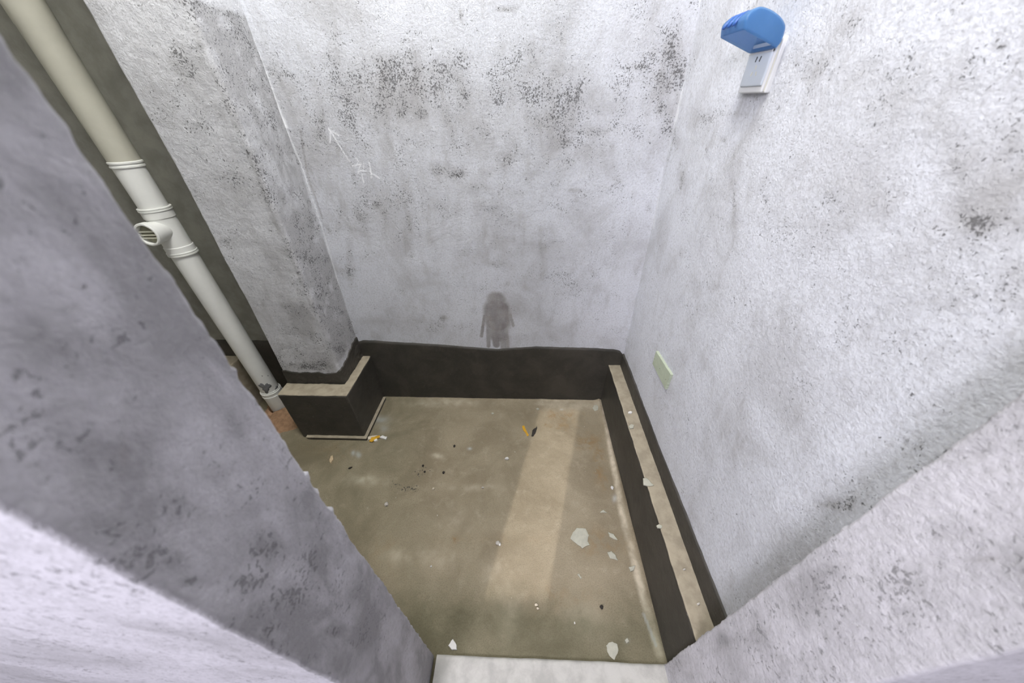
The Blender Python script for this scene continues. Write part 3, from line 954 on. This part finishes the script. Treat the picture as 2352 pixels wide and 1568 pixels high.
# lid: box hinged along the top of the plate, swung up and out; open side faces down
TH = math.radians(20)
LW, LD = .078, .050
hx, hz_ = .015, SZ1-.017
def lid(s, dd, y):
    s, dd = s*LW/.088, dd*.64
    """s outwards along the lid, dd across its depth"""
    return Vector((sx_w-hx-(s*math.cos(TH)-dd*math.sin(TH))-ox, y-oy, hz_+s*math.sin(TH)+dd*math.cos(TH)-oz))
prof = [(.004, .0), (.002, .014), (.006, .028), (.012, .040), (.026, .048), (.045, .051), (.062, .050), (.073, .046), (.080, .038), (.086, .020), (LW, .0)]
y0, y1 = SY0-.010, SY1-.009
def smooth_prof(p, k=4):
    q = []
    for i in range(len(p)-1):
        a, b_, c_, d_ = (np.array(p[max(0, min(len(p)-1, i+j))]) for j in (-1, 0, 1, 2))
        for m in range(k):
            t = m/k
            q.append(tuple(.5*(2*b_+(c_-a)*t+(2*a-5*b_+4*c_-d_)*t*t+(3*b_-a-3*c_+d_)*t**3)))
    return q+[p[-1]]
prof = smooth_prof(prof)
bm = bmesh.new()
ins = .004
rows = [[bm.verts.new(lid(s, dd, y)) for s, dd in prof] for y in (y0+ins*0, y1)]
for k in range(len(prof)-1):
    bm.faces.new((rows[0][k], rows[0][k+1], rows[1][k+1], rows[1][k]))
bm.faces.new(rows[0][::-1])
bm.faces.new(rows[1])
bmesh.ops.recalc_face_normals(bm, faces=bm.faces)
es = [e_ for e_ in bm.edges if len(e_.link_faces) == 2 and e_.calc_face_angle() > 1.2]
bmesh.ops.bevel(bm, geom=es, offset=.004, segments=3, affect='EDGES', profile=.5)
me = bm_mesh('splash_cover', bm, True)
cov = link('splash_cover', sharp(me, 40), M_blue, sock)
sm = cov.modifiers.new('shell', 'SOLIDIFY'); sm.thickness = .0018; sm.offset = -1
cov['label'] = 'translucent blue hinged splash cover standing open'
# cable ribs on the outward end of the lid
for yr in (SY0+.018, SY0+.035, SY0+.052):
    bm = bmesh.new()
    L1 = [lid(s, dd, yr-.004) for s, dd in ((.0868, .008), (.0855, .019), (.0802, .036), (.073, .0445))]
    L2 = [lid(s, dd, yr+.004) for s, dd in ((.0868, .008), (.0855, .019), (.0802, .036), (.073, .0445))]
    L3 = [lid(s+.004, dd, yr) for s, dd in ((.0868, .008), (.0855, .019), (.0802, .036), (.073, .0445))]
    va, vb, vc = ([bm.verts.new(p) for p in L] for L in (L1, L2, L3))
    for k in range(3):
        bm.faces.new((va[k], va[k+1], vc[k+1], vc[k]))
        bm.faces.new((vc[k], vc[k+1], vb[k+1], vb[k]))
        bm.faces.new((vb[k], vb[k+1], va[k+1], va[k]))
    bm.faces.new((va[0], vc[0], vb[0])); bm.faces.new((va[3], vb[3], vc[3]))
    link('cable_rib', bm_mesh('cable_rib', bm, True), M_bluerib, cov)
lath('hinge_pin', [(.0022, -.036), (.0022, .034)], M_sock, sock, axis=(0, 1, 0), org=(-hx, 0, SZ1-.017-SZ0), n=12, cap0=True, cap1=True)

# ------------------------------------------------------------------ pale green patch on the right wall
gc = [up(x, y, 0, .440) for x, y in ((1509, 806), (1500, 835), (1529, 893), (1543, 860))]
bm = bmesh.new()
n_ = 14
for k in range(4):
    gc[k][0] = xr_at(gc[k][2])
edge = []
for k in range(4):
    a, b_ = gc[k], gc[(k+1) % 4]
    for i in range(n_):
        p = a+(b_-a)*i/n_
        p = p+np.array([0, random.uniform(-.0007, .0007), random.uniform(-.0007, .0007)])
        edge.append(p)
fr = [bm.verts.new((p[0]-.0075, p[1], p[2])) for p in edge]
bk = [bm.verts.new((p[0]+.004, p[1], p[2])) for p in edge]
bm.faces.new(fr)
for k in range(len(edge)):
    bm.faces.new((fr[k], fr[(k+1) % len(edge)], bk[(k+1) % len(edge)], bk[k]))
o = link('tape_patch', bm_mesh('tape_patch', bm), M_green)
tag(o, 'pale green rectangular patch stuck low on the right wall', 'patch')
for (x, y) in ((1505, 824), (1531, 871), (1517, 846)):
    p = up(x, y, 0, .4475-.008+.0)
    p[0] = xr_at(p[2])-.0078
    bm = bmesh.new()
    bmesh.ops.create_icosphere(bm, subdivisions=1, radius=.0014)
    for v in bm.verts: v.co = Vector((v.co.x*.3, v.co.y, v.co.z))+Vector(p)
    link('speck', bm_mesh('speck', bm), M_darkbit, o)

# ------------------------------------------------------------------ flakes, chips and crumbs lying about
def flake(name, pts, zbase, th, mat, label, cat, group=None, warp=.0):
    w = [up(x, y, 2, zbase+th) for x, y in pts]
    c0 = sum(w)/len(w)
    ring = []
    for a, b_ in zip(w, w[1:]+w[:1]):
        for i in range(3):
            p = a+(b_-a)*i/3
            ring.append(p+np.array([random.uniform(-1, 1), random.uniform(-1, 1), 0])*np.linalg.norm(b_-a)*.05)
    bm = bmesh.new()
    def V(p, z, f=1.0): return bm.verts.new((c0[0]+(p[0]-c0[0])*f, c0[1]+(p[1]-c0[1])*f, z))
    n = len(ring)
    lo = [V(p, zbase-.0015, .97) for p in ring]
    md = [V(p, zbase+th*.8+warp*random.random()) for p in ring]
    hi = [V(p, zbase+th+warp*random.random()*.6, .86) for p in ring]
    top = bm.verts.new((c0[0], c0[1], zbase+th*1.05))
    for k in range(n):
        k2 = (k+1) % n
        bm.faces.new((lo[k], lo[k2], md[k2], md[k]))
        bm.faces.new((md[k], md[k2], hi[k2], hi[k]))
        bm.faces.new((hi[k], hi[k2], top))
    bm.faces.new(lo[::-1])
    o = link(name, bm_mesh(name, bm), mat)
    for v in o.data.vertices: v.co -= Vector((c0[0], c0[1], zbase))
    o.location = (c0[0], c0[1], zbase)
    return tag(o, label, cat, group)


FZ = .0008
G1 = 'paint flakes on the floor'
flake('paint_flake', [(1316, 1222), (1325, 1212), (1345, 1214), (1352, 1228), (1350, 1243), (1354, 1250), (1338, 1259), (1322, 1246), (1310, 1236)], FZ, .003, M_flake, 'largest grey green paint flake lying right of the floor centre', 'paint flake', G1)
flake('paint_flake', [(1397, 1221), (1409, 1226), (1419, 1240), (1410, 1237), (1400, 1231)], FZ, .003, M_flake, 'slim pale flake right of the largest flake, nearer the back wall', 'paint flake', G1)
flake('paint_flake', [(1395, 1268), (1404, 1265), (1414, 1275), (1419, 1287), (1402, 1281)], FZ, .003, M_flake, 'pale teardrop flake just in front of the slim flake by the ledge', 'paint flake', G1)
flake('paint_flake', [(1444, 1301), (1459, 1298), (1456, 1308), (1449, 1312)], FZ+.002, .003, M_flake, 'small wedge shaped flake close against the foot of the ledge', 'paint flake', G1)
flake('paint_flake', [(1393, 1482), (1398, 1475), (1407, 1473), (1418, 1479), (1421, 1494), (1411, 1515), (1401, 1507), (1395, 1496)], FZ, .002, M_flake, 'large oval grey green flake near the sill at the front right', 'paint flake', G1)
flake('paint_flake', [(1378, 1176), (1386, 1170), (1394, 1177)], FZ, .003, M_flake, 'tiny triangular white flake behind the slim pale flake', 'paint flake', G1)
flake('paint_flake', [(1361, 936), (1364, 930), (1371, 929), (1375, 934), (1373, 941), (1366, 943)], FZ+.001, .003, M_flake, 'round pale flake in the far right corner of the floor', 'paint flake', G1)
flake('paint_flake', [(1231, 938), (1235, 936), (1239, 938), (1236, 941)], FZ+.001, .003, M_flake, 'tiny pale flake near the middle of the back wall foot', 'paint flake', G1)
flake('paint_flake', [(1128, 948), (1132, 946), (1135, 949), (1131, 951)], FZ, .003, M_flake, 'tiny pale green flake left of the beam of light near the back wall', 'paint flake', G1)
flake('paint_flake', [(1326, 1318), (1330, 1317), (1336, 1326), (1334, 1329)], FZ, .003, M_flake, 'thin pale sliver in front of the largest flake', 'paint flake', G1)
flake('paint_flake', [(1436, 1469), (1441, 1464), (1445, 1472), (1440, 1477)], FZ, .003, M_flake, 'small whitish flake beside the large oval flake', 'paint flake', G1)
flake('plaster_chip', [(1029, 1481), (1040, 1466), (1048, 1478), (1049, 1490), (1037, 1491)], FZ, .008, M_white, 'bright white plaster chip near the sill at the front left', 'plaster chip')
G2 = 'flakes on the ledge'
LZ = ZL+.0032
flake('ledge_flake', [(1477, 1098), (1485, 1097), (1502, 1113), (1492, 1116), (1479, 1112)], LZ, .004, M_flake, 'largest pale flake lying on the tan ledge', 'paint flake', G2)
flake('ledge_flake', [(1443, 945), (1448, 943), (1453, 945), (1451, 948), (1444, 948)], LZ, .006, M_white, 'small white crumb on the far part of the ledge', 'crumb', G2)
flake('ledge_flake', [(1445, 978), (1450, 973), (1457, 975), (1455, 982), (1447, 983)], LZ, .006, M_flake, 'second small pale crumb on the ledge, nearer than the white one', 'crumb', G2)
flake('ledge_flake', [(1508, 1206), (1514, 1203), (1521, 1207), (1520, 1212), (1511, 1212)], LZ, .003, M_flake, 'pale flat flake at the edge of the ledge, nearest the doorway', 'paint flake', G2)
flake('ledge_flake', [(1569, 1306), (1573, 1304), (1576, 1307), (1572, 1309)], LZ, .005, M_pebble, 'tiny grey crumb in the middle of the near part of the ledge', 'crumb', G2)
flake('ledge_flake', [(1601, 1385), (1606, 1382), (1609, 1386), (1604, 1389)], LZ, .005, M_pebble, 'tiny grey crumb on the ledge closest to the doorway jamb', 'crumb', G2)
# wrappers and splinters by the plinth
flake('paper_scrap', [(843, 1003), (855, 1000), (867, 999), (868, 1004), (846, 1009)], FZ, .004, M_cream, 'cream paper scrap touching the near corner of the plinth', 'paper scrap')
flake('wrapper_scrap', [(848, 1013), (853, 1004), (872, 999), (873, 1004), (862, 1007), (854, 1014)], FZ+.0045, .003, M_yellow, 'bright yellow wrapper scrap lying on the cream paper', 'wrapper')
flake('paper_scrap', [(857, 1009), (866, 1006), (867, 1010), (860, 1013)], FZ, .006, M_white, 'tiny white paper scrap in front of the yellow wrapper', 'paper scrap')
flake('paper_scrap', [(871, 1004), (878, 999), (889, 1003), (886, 1009)], FZ, .007, M_white, 'white curled paper scrap right of the yellow wrapper', 'paper scrap', warp=.003)
flake('wrapper_scrap', [(1199, 978), (1204, 976), (1215, 999), (1210, 1002)], FZ, .003, M_yellow, 'thin yellow strip on the floor left of the light patch', 'wrapper')
flake('dark_scrap', [(1220, 1001), (1223, 988), (1234, 978), (1232, 990), (1225, 1001)], FZ, .004, M_darkbit, 'dark thin scrap right beside the yellow strip', 'scrap')
flake('wood_splinter', [(756, 1058), (759, 1047), (764, 1044), (765, 1054), (759, 1063)], FZ, .006, M_beige, 'beige splinter standing out in front of the plinth', 'splinter')
flake('dark_scrap', [(799, 1075), (803, 1072), (809, 1071), (804, 1075)], FZ, .004, M_darkbit, 'small black scrap in front of the beige splinter', 'scrap')


def pebble(px, py, r, mat, label, zb=0.0, name='pebble', group='crumbs of mortar on the floor'):
    rad = r*np.linalg.norm(up(px+1, py, 2, zb)-up(px, py, 2, zb))
    p = up(px, py, 2, zb+rad*.8)
    bm = bmesh.new()
    bmesh.ops.create_icosphere(bm, subdivisions=2, radius=rad)
    sd = random.random()*20
    for v in bm.verts:
        k = 1+.22*math.sin(v.co.x/rad*2.3+sd)+.16*math.sin(v.co.y/rad*3.1+2*sd)+random.uniform(-.08, .08)
        v.co = Vector((v.co.x*k, v.co.y*k, v.co.z*k*.85))
    o = link(name, bm_mesh(name, bm), mat)
    o.location = (p[0], p[1], zb+rad*.72)
    return tag(o, label, 'pebble' if name == 'pebble' else 'crumb', group)


pebble(887, 1157, 4.6, M_pebble, 'light grey mortar pebble on the left of the floor by the jamb edge')
pebble(1164, 1052, 4.2, M_white, 'white mortar pebble behind the middle of the floor, left of the light patch')
pebble(1143, 1246, 4.8, M_pebble, 'grey mortar pebble against the left edge of the light patch')
pebble(1148, 1249, 3.0, M_white, 'tiny white crumb touching the pebble at the light patch')
pebble(1407, 1120, 3.6, M_white, 'white crumb near the ledge foot behind the flakes')
pebble(995, 1122, 2.8, M_cream, 'cream crumb right of the dark dirt spots')
pebble(1109, 1119, 2.6, M_pebble, 'small grey crumb between the dirt spots and the light patch')
pebble(1381, 1394, 4.0, M_darkbit, 'black pebble on the near right of the floor')
pebble(1232, 1388, 3.2, M_cream, 'cream crumb just in front of the light patch')
pebble(1236, 1397, 2.8, M_cream, 'smaller cream crumb in front of its neighbour below the light patch')
pebble(1320, 1430, 1.8, M_white, 'tiny bright white crumb at the front of the floor')
pebble(990, 1300, 2.2, M_white, 'tiny white crumb left of the light patch front end')
pebble(971, 1069, 2.6, M_darkbit, 'uppermost dark crumb among the dirt spots')
pebble(975, 1083, 2.4, M_darkbit, 'dark crumb below the uppermost one among the dirt spots')
pebble(1018, 1085, 3.0, M_darkbit, 'dark crumb right of the other dirt spots')
pebble(1044, 1024, 2.6, M_darkbit, 'dark crumb lying behind the dirt spots')

# ------------------------------------------------------------------ frame of the added sun slit
bm = bmesh.new()
fwid = .012
for lo, hi in (((wx0, HY-HT, wz0), (wx0+fwid, HY-HT+.03, wz1)), ((wx1-fwid, HY-HT, wz0), (wx1, HY-HT+.03, wz1))):
    pass
for lo, hi in (((wx0-.03, HY-HT-.02, wz0-.03), (wx0, HY-HT, wz1+.03)), ((wx1, HY-HT-.02, wz0-.03), (wx1+.03, HY-HT, wz1+.03)), ((wx0, HY-HT-.02, wz0-.03), (wx1, HY-HT, wz0)), ((wx0, HY-HT-.02, wz1), (wx1, HY-HT, wz1+.03))):
    box_bm(lo, hi, .002, 1, bm)
o = link('sun_slit_frame', bm_mesh('sun_slit_frame', bm), M_steel)
struct(o, 'metal frame of the unseen slit added to shape the sun strip', 'light slit')
